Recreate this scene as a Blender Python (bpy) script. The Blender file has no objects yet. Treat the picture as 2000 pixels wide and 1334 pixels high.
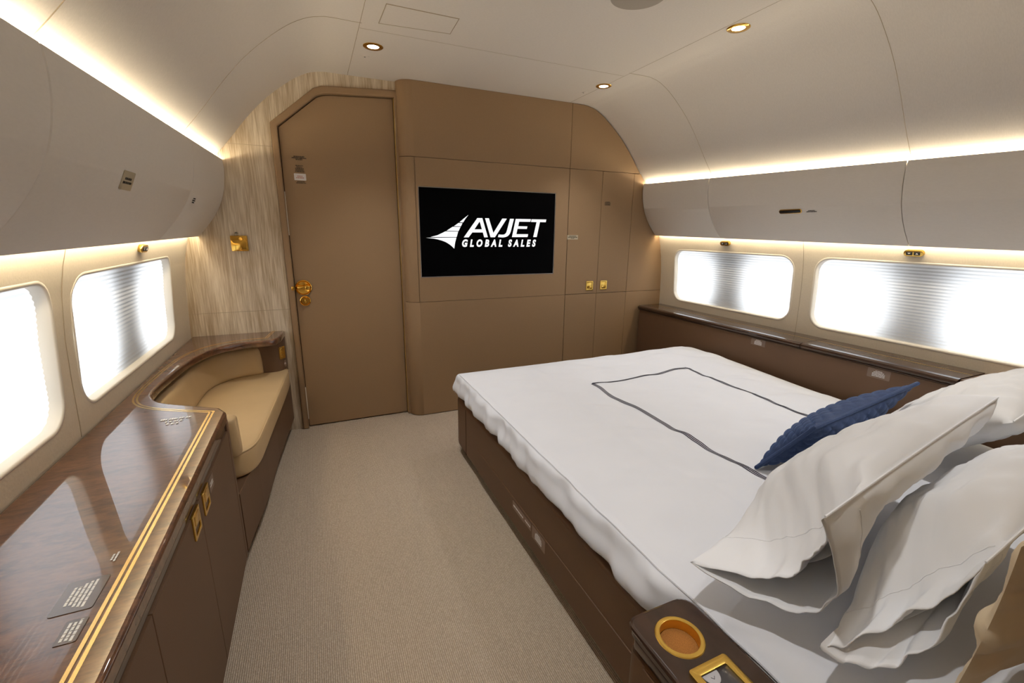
import bpy, bmesh, math, random
from math import sin, cos, pi, sqrt, exp
from mathutils import Vector, Matrix, noise
random.seed(7)
SC = bpy.context.scene
COL = SC.collection
CX2 = 2.014            # mirror: x_left = CX2 - x_right
YB = 2.955             # face of the padded wall unit
YD = 3.047             # face of the wood bulkhead

# ------------------------------------------------------------------ helpers
def link(o, parent=None):
    COL.objects.link(o)
    if parent is not None:
        o.parent = parent
    return o

def finish(name, bm, m, parent=None, smooth=True, ang=35, mats=None, flat=False):
    bmesh.ops.recalc_face_normals(bm, faces=bm.faces[:])
    me = bpy.data.meshes.new(name)
    bm.to_mesh(me); bm.free()
    if m is not None:
        me.materials.append(m)
    for x in (mats or []):
        me.materials.append(x)
    if smooth and len(me.polygons):
        me.polygons.foreach_set('use_smooth', [True]*len(me.polygons))
        me.set_sharp_from_angle(angle=math.radians(ang))
        if flat:                                        # broad faces stay truly flat between their rounded edges
            for p in me.polygons:
                if len(p.vertices) > 4 or p.area > .02: p.use_smooth = False
    o = bpy.data.objects.new(name, me)
    return link(o, parent)

def tag(o, label, cat, group=None, kind=None):
    o['label'] = label; o['category'] = cat
    if group: o['group'] = group
    if kind: o['kind'] = kind
    return o

def thing(name, label, cat, group=None, loc=(0, 0, 0)):
    o = bpy.data.objects.new(name, None)
    o.empty_display_size = .05
    o.location = (0, 0, 0)
    link(o)
    return tag(o, label, cat, group)

def addbox(bm, x0, x1, y0, y1, z0, z1, bev=0, seg=2):
    b = bmesh.new()
    vs = [b.verts.new((x, y, z)) for z in (z0, z1) for y in (y0, y1) for x in (x0, x1)]
    for f in ((0,2,3,1),(4,5,7,6),(0,1,5,4),(1,3,7,5),(3,2,6,7),(2,0,4,6)):
        b.faces.new([vs[i] for i in f])
    if bev:
        bmesh.ops.bevel(b, geom=b.edges[:], offset=bev, segments=seg, profile=.5, affect='EDGES')
    merge(bm, b)

def merge(bm, b, mat4=None):
    if mat4 is not None:
        b.transform(mat4)
    me = bpy.data.meshes.new('t'); b.to_mesh(me); b.free()
    bm.from_mesh(me); bpy.data.meshes.remove(me)

def box(name, x0, x1, y0, y1, z0, z1, m, parent=None, bev=.002, seg=2):
    bm = bmesh.new(); addbox(bm, x0, x1, y0, y1, z0, z1, bev, seg)
    return finish(name, bm, m, parent, flat=True)

AX = {'z': lambda u, v, w: (u, v, w), 'y': lambda u, v, w: (u, w, v), 'x': lambda u, v, w: (w, u, v)}

def addprism(bm, poly, ax, a, b_, bev=0, seg=2, holes=(), bev_ang=20):
    f3 = AX[ax]
    b = bmesh.new()
    loops = [poly] + list(holes)
    edges = []
    for lp in loops:
        vs = [b.verts.new(f3(p[0], p[1], a)) for p in lp]
        for i in range(len(vs)):
            edges.append(b.edges.new((vs[i], vs[(i+1) % len(vs)])))
    if holes:
        bmesh.ops.triangle_fill(b, use_beauty=True, use_dissolve=False, edges=edges)
    else:
        b.faces.new(b.verts[:])
    r = bmesh.ops.extrude_face_region(b, geom=b.faces[:])
    d = Vector(f3(0, 0, b_ - a))
    bmesh.ops.translate(b, vec=d, verts=[v for v in r['geom'] if isinstance(v, bmesh.types.BMVert)])
    bmesh.ops.recalc_face_normals(b, faces=b.faces[:])
    if bev:
        es = [e for e in b.edges if len(e.link_faces) == 2 and e.calc_face_angle(0) > math.radians(bev_ang)
              and abs((e.verts[0].co - e.verts[1].co).dot(Vector(f3(0, 0, 1)))) < 1e-6]
        bmesh.ops.bevel(b, geom=es, offset=bev, segments=seg, profile=.5, affect='EDGES', clamp_overlap=True)
    merge(bm, b)

def prism(name, poly, ax, a, b_, m, parent=None, bev=0, seg=2, holes=(), bev_ang=20, ang=35):
    bm = bmesh.new(); addprism(bm, poly, ax, a, b_, bev, seg, holes, bev_ang)
    return finish(name, bm, m, parent, ang=ang, flat=True)

def addrings(bm, rings, closed=True, cap0=False, cap1=False, loop=False):
    vr = [[bm.verts.new(p) for p in r] for r in rings]
    n = len(vr[0]); R = len(vr)
    for i in range(R if loop else R-1):
        A, B = vr[i], vr[(i+1) % R]
        for j in range(n if closed else n-1):
            k = (j+1) % n
            bm.faces.new((A[j], A[k], B[k], B[j]))
    if cap0: bm.faces.new(vr[0][::-1])
    if cap1: bm.faces.new(vr[-1])
    return vr

def addtube(bm, pts, r, n=8, cap=True, loop=False):
    pts = [Vector(p) for p in pts]
    rings = []; up = None
    for i, p in enumerate(pts):
        a = pts[i-1] if (i or loop) else p
        b = pts[(i+1) % len(pts)] if (i < len(pts)-1 or loop) else p
        t = (b - a).normalized()
        if up is None:
            up = Vector((0, 0, 1)) if abs(t.z) < .9 else Vector((1, 0, 0))
        s = t.cross(up).normalized(); up = s.cross(t).normalized()
        rings.append([p + s*(r*cos(2*pi*k/n)) + up*(r*sin(2*pi*k/n)) for k in range(n)])
    addrings(bm, rings, True, cap and not loop, cap and not loop, loop)

def lathe(bm, prof, n=32, mat4=None):
    b = bmesh.new()
    rings = [[(r*cos(2*pi*k/n), r*sin(2*pi*k/n), z) for k in range(n)] for r, z in prof]
    addrings(b, rings, True, True, True)
    bmesh.ops.remove_doubles(b, verts=b.verts[:], dist=1e-6)
    merge(bm, b, mat4)

def catmull(pts, n=6, closed=False):
    out = []; L = len(pts)
    for i in range(L if closed else L-1):
        p = [pts[(i+k) % L] if closed else pts[min(max(i+k, 0), L-1)] for k in (-1, 0, 1, 2)]
        for j in range(n):
            t = j/n
            out.append(tuple(.5*((2*p[1][c]) + (-p[0][c]+p[2][c])*t + (2*p[0][c]-5*p[1][c]+4*p[2][c]-p[3][c])*t*t
                        + (-p[0][c]+3*p[1][c]-3*p[2][c]+p[3][c])*t**3) for c in range(len(p[0]))))
    if not closed: out.append(tuple(pts[-1]))
    return out

def rrect(u0, u1, v0, v1, r, n=8):
    o = []
    for cx, cy, a0 in ((u1-r, v1-r, 0), (u0+r, v1-r, 90), (u0+r, v0+r, 180), (u1-r, v0+r, 270)):
        for k in range(n+1):
            a = math.radians(a0 + 90*k/n)
            o.append((cx + r*cos(a), cy + r*sin(a)))
    return o

def fillet(poly, idx_r, n=6):
    """round chosen corners of a 2D polygon: idx_r = {index: radius}"""
    o = []
    for i, p in enumerate(poly):
        if i not in idx_r:
            o.append(p); continue
        P = Vector(p); A = (Vector(poly[i-1])-P); B = (Vector(poly[(i+1) % len(poly)])-P)
        r = idx_r[i]; a = A.normalized(); b = B.normalized()
        half = a.angle(b)/2; d = r/math.tan(half)
        p0 = P + a*d; p1 = P + b*d
        for k in range(n+1):
            t = k/n
            o.append(tuple(p0*(1-t)**2 + P*2*t*(1-t)*1.0 + p1*t*t))
    return o

def lerp(a, b, t): return a + (b-a)*t
def interp(tab, z):
    if z <= tab[0][0]: return tab[0][1]
    for (a, x), (b, y) in zip(tab, tab[1:]):
        if z <= b: return lerp(x, y, (z-a)/(b-a))
    return tab[-1][1]
def sm(t):
    t = min(max(t, 0), 1); return t*t*(3-2*t)
def nz(*p): return noise.noise(Vector((list(p)+[0, 0])[:3]))

# ------------------------------------------------------------------ materials
def nodes(name):
    m = bpy.data.materials.new(name); m.use_nodes = True
    nt = m.node_tree; b = nt.nodes['Principled BSDF']
    return m, nt, b
def N(nt, t, **kw):
    n = nt.nodes.new(t)
    for k, v in kw.items(): setattr(n, k, v)
    return n
def srgb(r, g, b):
    f = lambda c: (c/255/12.92) if c/255 <= .04045 else ((c/255+.055)/1.055)**2.4
    return (f(r), f(g), f(b), 1)
def coords(nt, scale=(1, 1, 1)):
    tc = N(nt, 'ShaderNodeTexCoord'); mp = N(nt, 'ShaderNodeMapping'); mp.inputs['Scale'].default_value = scale
    nt.links.new(tc.outputs['Object'], mp.inputs['Vector']); return mp.outputs['Vector']
def simple(name, col, rough=.5, metal=0, coat=0, spec=.5, bump=None, var=None, sheen=0, cr=.05):
    m, nt, b = nodes(name)
    b.inputs['Base Color'].default_value = col; b.inputs['Roughness'].default_value = rough
    b.inputs['Metallic'].default_value = metal; b.inputs['Coat Weight'].default_value = coat
    b.inputs['Coat Roughness'].default_value = cr; b.inputs['Specular IOR Level'].default_value = spec
    b.inputs['Sheen Weight'].default_value = sheen
    if var:
        sc, amt = var[:2]; scl = var[2] if len(var) > 2 else (1, 1, 1)
        n = N(nt, 'ShaderNodeTexNoise'); n.inputs['Scale'].default_value = sc; n.inputs['Detail'].default_value = 6
        nt.links.new(coords(nt, scl), n.inputs['Vector'])
        r = N(nt, 'ShaderNodeMapRange'); r.inputs['From Min'].default_value = .3; r.inputs['From Max'].default_value = .7
        r.inputs['To Min'].default_value = 1-amt; r.inputs['To Max'].default_value = 1+amt
        nt.links.new(n.outputs['Fac'], r.inputs['Value'])
        mx = N(nt, 'ShaderNodeVectorMath', operation='SCALE'); mx.inputs[0].default_value = col[:3]
        nt.links.new(r.outputs['Result'], mx.inputs['Scale']); nt.links.new(mx.outputs['Vector'], b.inputs['Base Color'])
    if bump:
        sc, st = bump[:2]; scl = bump[2] if len(bump) > 2 else (1, 1, 1)
        n = N(nt, 'ShaderNodeTexNoise'); n.inputs['Scale'].default_value = sc; n.inputs['Detail'].default_value = 3
        nt.links.new(coords(nt, scl), n.inputs['Vector'])
        bp = N(nt, 'ShaderNodeBump'); bp.inputs['Strength'].default_value = st; bp.inputs['Distance'].default_value = .002
        nt.links.new(n.outputs['Fac'], bp.inputs['Height']); nt.links.new(bp.outputs['Normal'], b.inputs['Normal'])
    return m
def emit(name, col, st):
    m, nt, b = nodes(name)
    b.inputs['Base Color'].default_value = (0, 0, 0, 1)
    b.inputs['Emission Color'].default_value = col; b.inputs['Emission Strength'].default_value = st
    return m

LED_COL = (1, .84, .59, 1)
M_CEIL = simple('ceiling_fabric', srgb(228, 222, 214), .9, spec=.1, bump=(160, .12), var=(90, .03, (1, 3, 1)))
M_BIN = simple('bin_fabric', srgb(231, 226, 219), .85, spec=.15, bump=(220, .10), var=(60, .015, (3, 1, 3)))
M_SIDE = simple('sidewall_fabric', srgb(226, 216, 198), .85, spec=.15, bump=(130, .22), var=(110, .035, (1, 2, 1)))
M_TAN = simple('tan_leather', srgb(151, 125, 96), .55, spec=.3, bump=(420, .10), var=(300, .03))
M_TAN2 = simple('seat_leather', srgb(196, 170, 130), .42, spec=.4, bump=(350, .10), var=(8, .03))
M_BROWN = simple('brown_leather', srgb(100, 76, 57), .5, spec=.35, bump=(400, .10), var=(300, .03))
M_BED = simple('bed_leather', srgb(94, 69, 48), .5, spec=.35, bump=(400, .12), var=(300, .03))
M_DARKGAP = simple('dark_gap', (.012, .009, .006, 1), .8, spec=.1)
M_SEAM = simple('seam_shadow', srgb(178, 164, 142), .9, spec=.1)
M_GOLD = simple('polished_gold', (.83, .50, .10, 1), .14, metal=1)
M_GOLDB = simple('brushed_gold', (.80, .55, .18, 1), .30, metal=1, bump=(300, .05, (1, 12, 1)))
M_GOLDP = simple('satin_gold_plate', (.86, .58, .14, 1), .22, metal=1)
M_INLAY = simple('brass_inlay', (.80, .58, .26, 1), .22, metal=1)
M_LINEN = simple('white_linen', srgb(226, 229, 236), .85, spec=.15, bump=(900, .05), sheen=.1)
M_PILLOW = simple('cream_cotton', srgb(237, 239, 243), .85, spec=.15, bump=(800, .05), sheen=.1)
M_PILLOWW = simple('white_cotton', srgb(232, 233, 234), .85, spec=.15, bump=(800, .05), sheen=.1)
M_SHADED = simple('shaded_cream_cotton', srgb(222, 204, 174), .85, spec=.15, bump=(700, .06))  # cream cotton with its shade put into the colour
M_STRIPE = simple('navy_embroidery', srgb(44, 44, 62), .8, spec=.1)
M_BLACK = simple('black_plastic', (.01, .01, .01, 1), .35)
M_SILVER = simple('bezel_metal', (.35, .34, .33, 1), .4, metal=1)
M_SCREENW = emit('lit_logo_white', (1, 1, 1, 1), 1.0)
M_SCREEN = simple('black_screen', (.001, .001, .0015, 1), .5, spec=.03)
M_BTXT = simple('dark_lettering', (.03, .025, .02, 1), .8)
M_RTXT = simple('red_lettering', (.45, .12, .08, 1), .8)
M_WTXT = simple('white_lettering', (.8, .8, .8, 1), .7)
M_STICK = simple('white_sticker', srgb(225, 222, 222), .5)
M_STICKC = simple('clear_sticker_beige', srgb(186, 176, 152), .45)
M_STICKB = simple('clear_sticker_brown', srgb(122, 102, 88), .4)
M_STICKG = simple('clear_sticker_grey', srgb(78, 62, 52), .2, coat=1, cr=.06)
M_CORK = simple('cork', srgb(176, 118, 62), .95, spec=.1, bump=(500, .5), var=(700, .35))
M_GREY = simple('grey_key', srgb(190, 190, 196), .4)
M_GLASSY = simple('dark_display', srgb(62, 62, 68), .2, coat=.6)
M_SKIN = simple('light_block_lining', (.02, .02, .02, 1), .9)
M_FRAME = simple('window_frame_white', srgb(238, 232, 220), .6)
M_MESH = simple('speaker_mesh', srgb(176, 168, 156), .7, bump=(900, .6))
M_LED = emit('led_strip_warm', LED_COL, 70)
M_LEDU = emit('led_strip_warm_lower', LED_COL, 42)
M_LAMP = emit('downlight_lamp', (1, .90, .74, 1), 12)

# cushion velvet, quilted
def quilt():
    m, nt, b = nodes('navy_quilted_velvet')
    b.inputs['Base Color'].default_value = srgb(30, 52, 94); b.inputs['Roughness'].default_value = .7
    b.inputs['Sheen Weight'].default_value = .35; b.inputs['Sheen Tint'].default_value = (.3, .5, 1, 1)
    tc = N(nt, 'ShaderNodeTexCoord')
    n = N(nt, 'ShaderNodeTexNoise'); n.inputs['Scale'].default_value = 60
    nt.links.new(tc.outputs['Object'], n.inputs['Vector'])
    bp = N(nt, 'ShaderNodeBump'); bp.inputs['Strength'].default_value = .3; bp.inputs['Distance'].default_value = .004
    nt.links.new(n.outputs['Fac'], bp.inputs['Height']); nt.links.new(bp.outputs['Normal'], b.inputs['Normal'])
    return m
M_NAVY = quilt()

def carpet():
    m, nt, b = nodes('beige_loop_carpet')
    v = coords(nt)
    nzt = N(nt, 'ShaderNodeTexNoise'); nzt.inputs['Scale'].default_value = 260; nzt.inputs['Detail'].default_value = 3
    nt.links.new(v, nzt.inputs['Vector'])
    vor = N(nt, 'ShaderNodeTexVoronoi'); vor.inputs['Scale'].default_value = 150; vor.inputs['Randomness'].default_value = .55
    mp = coords(nt, (1, .7, 1)); nt.links.new(mp, vor.inputs['Vector'])
    wv = N(nt, 'ShaderNodeTexWave', bands_direction='X'); wv.inputs['Scale'].default_value = 52; wv.inputs['Distortion'].default_value = 1.6
    wv.inputs['Detail Scale'].default_value = 3
    nt.links.new(v, wv.inputs['Vector'])
    add = N(nt, 'ShaderNodeMath', operation='SUBTRACT'); nt.links.new(wv.outputs['Fac'], add.inputs[0]); nt.links.new(vor.outputs['Distance'], add.inputs[1])
    mul = N(nt, 'ShaderNodeMath', operation='MULTIPLY_ADD'); mul.inputs[1].default_value = .7; nt.links.new(nzt.outputs['Fac'], mul.inputs[2]); nt.links.new(add.outputs[0], mul.inputs[0])
    bp = N(nt, 'ShaderNodeBump'); bp.inputs['Strength'].default_value = .55; bp.inputs['Distance'].default_value = .004
    nt.links.new(mul.outputs[0], bp.inputs['Height']); nt.links.new(bp.outputs['Normal'], b.inputs['Normal'])
    cr = N(nt, 'ShaderNodeValToRGB'); cr.color_ramp.elements[0].position = .25; cr.color_ramp.elements[1].position = .95
    cr.color_ramp.elements[0].color = srgb(164, 148, 130); cr.color_ramp.elements[1].color = srgb(200, 186, 168)
    nt.links.new(mul.outputs[0], cr.inputs['Fac']); nt.links.new(cr.outputs['Color'], b.inputs['Base Color'])
    b.inputs['Roughness'].default_value = .95; b.inputs['Specular IOR Level'].default_value = .1
    return m
M_CARPET = carpet()

def veneer():
    m, nt, b = nodes('pale_figured_veneer')
    n1 = N(nt, 'ShaderNodeTexNoise'); n1.inputs['Scale'].default_value = 6; n1.inputs['Detail'].default_value = 7; n1.inputs['Distortion'].default_value = 1.0
    nt.links.new(coords(nt, (3.2, 1, .32)), n1.inputs['Vector'])
    n2 = N(nt, 'ShaderNodeTexNoise'); n2.inputs['Scale'].default_value = 26; n2.inputs['Detail'].default_value = 5
    nt.links.new(coords(nt, (6, 1, .3)), n2.inputs['Vector'])
    mx = N(nt, 'ShaderNodeMath', operation='ADD'); nt.links.new(n1.outputs['Fac'], mx.inputs[0]); nt.links.new(n2.outputs['Fac'], mx.inputs[1])
    cr = N(nt, 'ShaderNodeValToRGB'); e = cr.color_ramp.elements
    e[0].position = .40; e[0].color = srgb(184, 164, 136); e[1].position = .62; e[1].color = srgb(230, 218, 198)
    hv = N(nt, 'ShaderNodeMath', operation='MULTIPLY'); hv.inputs[1].default_value = .5; nt.links.new(mx.outputs[0], hv.inputs[0])
    nt.links.new(hv.outputs[0], cr.inputs['Fac']); nt.links.new(cr.outputs['Color'], b.inputs['Base Color'])
    b.inputs['Roughness'].default_value = .32; b.inputs['Specular IOR Level'].default_value = .45
    return m
M_WOOD = veneer()

def burl():
    m, nt, b = nodes('burl_lacquer')
    n1 = N(nt, 'ShaderNodeTexNoise'); n1.inputs['Scale'].default_value = 20; n1.inputs['Detail'].default_value = 8; n1.inputs['Distortion'].default_value = .9
    nt.links.new(coords(nt, (.7, 1.7, 1)), n1.inputs['Vector'])
    n2 = N(nt, 'ShaderNodeTexNoise'); n2.inputs['Scale'].default_value = 120; n2.inputs['Detail'].default_value = 6; n2.inputs['Distortion'].default_value = 1.0
    nt.links.new(coords(nt, (.45, 1.8, 1)), n2.inputs['Vector'])
    ad = N(nt, 'ShaderNodeMath', operation='MULTIPLY_ADD'); ad.inputs[1].default_value = .55
    nt.links.new(n2.outputs['Fac'], ad.inputs[0]); nt.links.new(n1.outputs['Fac'], ad.inputs[2])
    cr = N(nt, 'ShaderNodeValToRGB'); e = cr.color_ramp.elements
    e[0].position = .55; e[0].color = srgb(66, 41, 27); e[1].position = 1.02; e[1].color = srgb(106, 70, 47)
    nt.links.new(ad.outputs[0], cr.inputs['Fac']); nt.links.new(cr.outputs['Color'], b.inputs['Base Color'])
    b.inputs['Roughness'].default_value = .4; b.inputs['Specular IOR Level'].default_value = .15; b.inputs['Coat Weight'].default_value = 1; b.inputs['Coat Roughness'].default_value = .025
    b.inputs['Coat IOR'].default_value = 2.0
    return m
M_BURL = burl()
M_LACQ = simple('dark_lacquer', srgb(56, 38, 29), .35, coat=1, cr=.03, spec=.12, var=(30, .3, (1, .4, 1)))

def blind():
    m, nt, b = nodes('pleated_blind_fabric')
    out = nt.nodes['Material Output']
    d = N(nt, 'ShaderNodeBsdfDiffuse'); d.inputs['Color'].default_value = (.80, .79, .77, 1)
    t = N(nt, 'ShaderNodeBsdfTranslucent'); t.inputs['Color'].default_value = (.86, .87, .88, 1)
    mx = N(nt, 'ShaderNodeMixShader'); mx.inputs['Fac'].default_value = .5
    nt.links.new(d.outputs[0], mx.inputs[1]); nt.links.new(t.outputs[0], mx.inputs[2])
    nt.links.new(mx.outputs[0], out.inputs['Surface'])
    nt.nodes.remove(b)
    return m
M_BLIND = blind()

# ------------------------------------------------------------------ lettering helpers
def place(o, org, right, up):
    r = Vector(right).normalized(); u = Vector(up).normalized(); n = r.cross(u)
    M = Matrix((r, u, n)).transposed().to_4x4(); M.translation = Vector(org); return M

def placard(parent, org, right, up, w, h, bg, lines, txt, lh=None, plate=True):
    """a small sticker: plate plus rows of illegibly small lettering; org = centre"""
    M = place(None, org, right, up)
    host = parent
    if plate:
        bm = bmesh.new(); b = bmesh.new()
        addprism(b, rrect(-w/2, w/2, -h/2, h/2, min(w, h)*.08, 3), 'z', 0, .0008)
        merge(bm, b, M); host = finish('placard', bm, bg, parent)
    n = len(lines); lh = lh or h*.7/n
    bm = bmesh.new(); b = bmesh.new()
    rnd = random.Random(int(abs(org[0]*1000)+abs(org[1]*1000)))
    for i, lw in enumerate(lines):
        y = (n-1)*lh/2 - i*lh; x = -lw/2; hh = lh*.58
        while x < lw/2-.0005:
            ww = min(rnd.uniform(.12, .3)*max(lw, .02), lw/2-x)
            k = x
            while k < x+ww-1e-5:                      # little upright strokes read as capital letters
                kw = min(hh*.55, x+ww-k)
                addbox(b, k, k+kw*.78, y-hh/2, y+hh/2, .0009, .0013)
                k += kw
            x += ww + hh*.35
    merge(bm, b, M)
    finish('lettering', bm, txt, host, smooth=False)
    return host

def textmesh(name, body, size, shear, spacing, off, m, parent, M, width=None):
    cu = bpy.data.curves.new(name, 'FONT'); cu.body = body; cu.size = size; cu.shear = shear
    cu.space_character = spacing; cu.offset = off; cu.extrude = .0004; cu.resolution_u = 4
    t = bpy.data.objects.new('tmp', cu); COL.objects.link(t)
    dg = bpy.context.evaluated_depsgraph_get(); dg.update()
    me = bpy.data.meshes.new_from_object(t.evaluated_get(dg))
    bpy.data.objects.remove(t); bpy.data.curves.remove(cu)
    xs = [v.co.x for v in me.vertices]
    s = width/(max(xs)-min(xs)) if width else 1
    x0 = min(xs)
    for v in me.vertices: v.co = M @ Vector(((v.co.x-x0)*s, v.co.y, v.co.z))
    me.name = name; me.materials.clear(); me.materials.append(m)
    return link(bpy.data.objects.new(name, me), parent)

# ------------------------------------------------------------------ shell
def shift(y): return .028*(YB-y)
WALLP = [(0, 2.725), (.6, 2.708), (.702, 2.701), (.85, 2.695), (.974, 2.688), (1.1, 2.673), (1.18, 2.656), (1.26, 2.632), (1.34, 2.612), (1.5, 2.600)]
def wx(z, left):
    x = interp(WALLP, z); return CX2-x if left else x

f = box('floor', -.79, 2.80, -.75, 3.34, -.05, 0, M_CARPET, bev=0); tag(f, 'beige looped carpet covering the cabin floor', 'floor', kind='structure')

WZ0, WZ1, WR = .757, 1.162, .085
WIN = {False: [(.67, 1.675), (1.80, 2.80)], True: [(.585, 1.595), (1.705, 2.755)]}
WZ = {False: (.757, 1.162), True: (.738, 1.148)}

def hole_ins(z, z0, z1, r):
    d = min(z-z0, z1-z)
    return 0 if d >= r else r - sqrt(max(0, r*r-(r-d)**2))
def zsteps(lo, hi, z0, z1, r):
    s = {lo, hi, z0, z1}
    for k in range(9):
        t = r*(1-cos(pi/2*k/8)); s |= {z0+t, z1-t}
    s |= {z for z, _ in WALLP if lo < z < hi}
    return sorted(s)
def sidewall(name, left, y0, y1, holes, xfun, m, lo=0, hi=1.5, z0=None, z1=None, r=WR):
    bm = bmesh.new(); zs = zsteps(lo, hi, z0, z1, r)
    for a, b in zip(zs, zs[1:]):
        if b-a < 1e-6: continue
        mid = (a+b)/2; inside = z0 < mid < z1
        cuts = []
        for z in (a, b):
            row = [y0]
            if inside:
                i = hole_ins(min(max(z, z0), z1), z0, z1, r)
                for h in holes: row += [h[0]+i, h[1]-i]
            row.append(y1); cuts.append(row)
        for k in range(0, len(cuts[0]), 2):
            q = [(xfun(a), cuts[0][k], a), (xfun(a), cuts[0][k+1], a), (xfun(b), cuts[1][k+1], b), (xfun(b), cuts[1][k], b)]
            bm.faces.new([bm.verts.new(p) for p in q])
    bmesh.ops.remove_doubles(bm, verts=bm.verts[:], dist=1e-5)
    return finish(name, bm, m)

wnum = 0
for left in (False, True):
    z0, z1 = WZ[left]
    side = 'left' if left else 'right'
    w = sidewall('wall_'+side, left, -.6, 3.046 if left else 2.956, WIN[left], lambda z: wx(z, left), M_SIDE, z0=z0, z1=z1)
    tag(w, 'cream fabric sidewall around the %s pair of shaded windows' % side, 'wall', kind='structure')
    # joint between the two window panels
    yj = 1.652 if left else 1.745
    bm = bmesh.new()
    zs = [.67+.03*k for k in range(22)]
    sg = 1 if left else -1
    addtube(bm, [(wx(z, left)+sg*.0003, yj, z) for z in zs], .0014, 6)
    o = finish('trim_%d' % (1 if left else 2), bm, M_SEAM); tag(o, 'thin joint between window panels on the %s wall' % side, 'trim', kind='structure')
    for wi, (ya, yb) in enumerate(WIN[left]):
        wnum += 1
        where = ('left' if left else 'right')
        t = thing('window_%d' % wnum, '', 'window')
        t['kind'] = 'structure'
        t['label'] = {(False, 0): 'wide shaded window on the right wall above the pillows', (False, 1): 'shaded window on the right wall nearer the brown leather wardrobe',
                      (True, 0): 'shaded window on the left wall cut off by the photo edge', (True, 1): 'shaded window on the left wall beside the seat bench'}[(left, wi)]
        path = rrect(ya, yb, z0, z1, WR, 8)
        cy, cz = (ya+yb)/2, (z0+z1)/2
        def ring(ins, dx):
            out = []
            p = rrect(ya+ins, yb-ins, z0+ins, z1-ins, max(WR-ins, .01), 8)
            for y, z in p:
                x = wx(z, False)+dx
                out.append((CX2-x if left else x, y, z))
            return out
        bm = bmesh.new()
        addrings(bm, [ring(-.006, .0008), ring(-.005, -.0008), ring(0, -.0014), ring(.004, -.0006), ring(.007, .003), ring(.008, .034)], True)
        finish('frame', bm, M_FRAME, t, ang=60)
        # pleated blind
        bm = bmesh.new(); rows = []
        zl, zh = z0-.025, z1+.03; n = int((zh-zl)/.0078)
        for k in range(n+1):
            z = zl+(zh-zl)*k/n
            x = wx(z, False)+.030+(.0012 if k % 2 else -.0012)
            rows.append([(CX2-x if left else x, y, z) for y in (ya-.025, yb+.025)])
        addrings(bm, rows, False)
        finish('pleated_blind', bm, M_BLIND, t, smooth=False)

# outer lining, unseen, added to keep daylight out except through the window openings
OP = {False: [(.60, 1.080), (1.290, 1.74), (1.74+.02, 2.190), (2.415, 2.90)], True: [(.50, .975), (1.21, 1.67), (1.69, 2.135), (2.36, 2.86)]}
for left in (False, True):
    xo = CX2-2.797 if left else 2.797
    sidewall('wall_outer_'+('left' if left else 'right'), left, -.76, 3.34, OP[left], lambda z: xo, M_SKIN, lo=-.06, hi=2.36, z0=.715, z1=1.20, r=.15)['kind'] = 'structure'
bm = bmesh.new()
xl, xr = CX2-2.797, 2.797
for q in ([(xl, -.76, 2.36), (xr, -.76, 2.36), (xr, 3.34, 2.36), (xl, 3.34, 2.36)], [(xl, -.76, -.06), (xr, -.76, -.06), (xr, 3.34, -.06), (xl, 3.34, -.06)],
          [(xl, 3.34, -.06), (xr, 3.34, -.06), (xr, 3.34, 2.36), (xl, 3.34, 2.36)], [(xl, -.76, -.06), (xr, -.76, -.06), (xr, -.76, 2.36), (xl, -.76, 2.36)]):
    bm.faces.new([bm.verts.new(p) for p in q])
finish('wall_outer_hull', bm, M_SKIN)['kind'] = 'structure'
for nme in ('wall_outer_left', 'wall_outer_right', 'wall_outer_hull'):
    tag(bpy.data.objects[nme], 'grey unseen fuselage lining added outside the cabin panels to block light, %s' % nme.split('_')[-1], 'wall', kind='structure')

# ceiling: flat centre and two curved cove panels
CURVE = [(1.78, 2.166), (1.86, 2.166), (1.905, 2.160), (1.955, 2.146), (2.025, 2.110), (2.11, 2.048), (2.196, 1.974), (2.28, 1.884), (2.358, 1.787), (2.41, 1.724), (2.456, 1.670), (2.490, 1.628)]
CURVE = [(1.73, 2.166)] + catmull(CURVE, 4)
def cz_(z, y): return z - shift(y)*sm((2.15-z)/.45)
def ceil_ring(y):
    r = [(x, y, cz_(z, y)) for x, z in CURVE]
    l = [(CX2-x, y, cz_(z, y)) for x, z in CURVE]
    return l[::-1] + r
bm = bmesh.new()
addrings(bm, [ceil_ring(y) for y in (-.62, .3, 1.2, 2.1, 3.06)], False)
o = finish('ceiling', bm, M_CEIL, ang=60); tag(o, 'off-white vaulted ceiling with flat centre and curved coved sides', 'ceiling', kind='structure')
# panel joints
def joint(name, pts, label, r=.0011, m=M_SEAM):
    bm = bmesh.new(); addtube(bm, pts, r, 6)
    return tag(finish(name, bm, m), label, 'trim', kind='structure')
k = 3
for y in (1.205, 2.30):
    joint('trim_%d' % k, [(x, y, cz_(z, y)-.0004) for x, z in CURVE[:-3]], 'curved joint in the right cove panel at %s' % ('the far light' if y > 2 else 'the near light')); k += 1
    joint('trim_%d' % k, [(CX2-x, y, cz_(z, y)-.0004) for x, z in CURVE[:-3]], 'curved joint in the left cove panel %s' % ('toward the door' if y > 2 else 'near the camera')); k += 1
joint('trim_%d' % k, [(.277, y, 2.1656) for y in (-.6, 1, 3.046)], 'lengthwise joint left of the ceiling lights'); k += 1
joint('trim_%d' % k, [(1.737, y, 2.1658) for y in (-.6, 1, 2.95)], 'lengthwise joint along the right ceiling lights', r=.0007); k += 1
joint('trim_%d' % k, [(x, 2.355, 2.1658) for x in (.28, 1, 1.73)], 'faint crosswise joint between ceiling panels', r=.0007); k += 1

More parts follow.
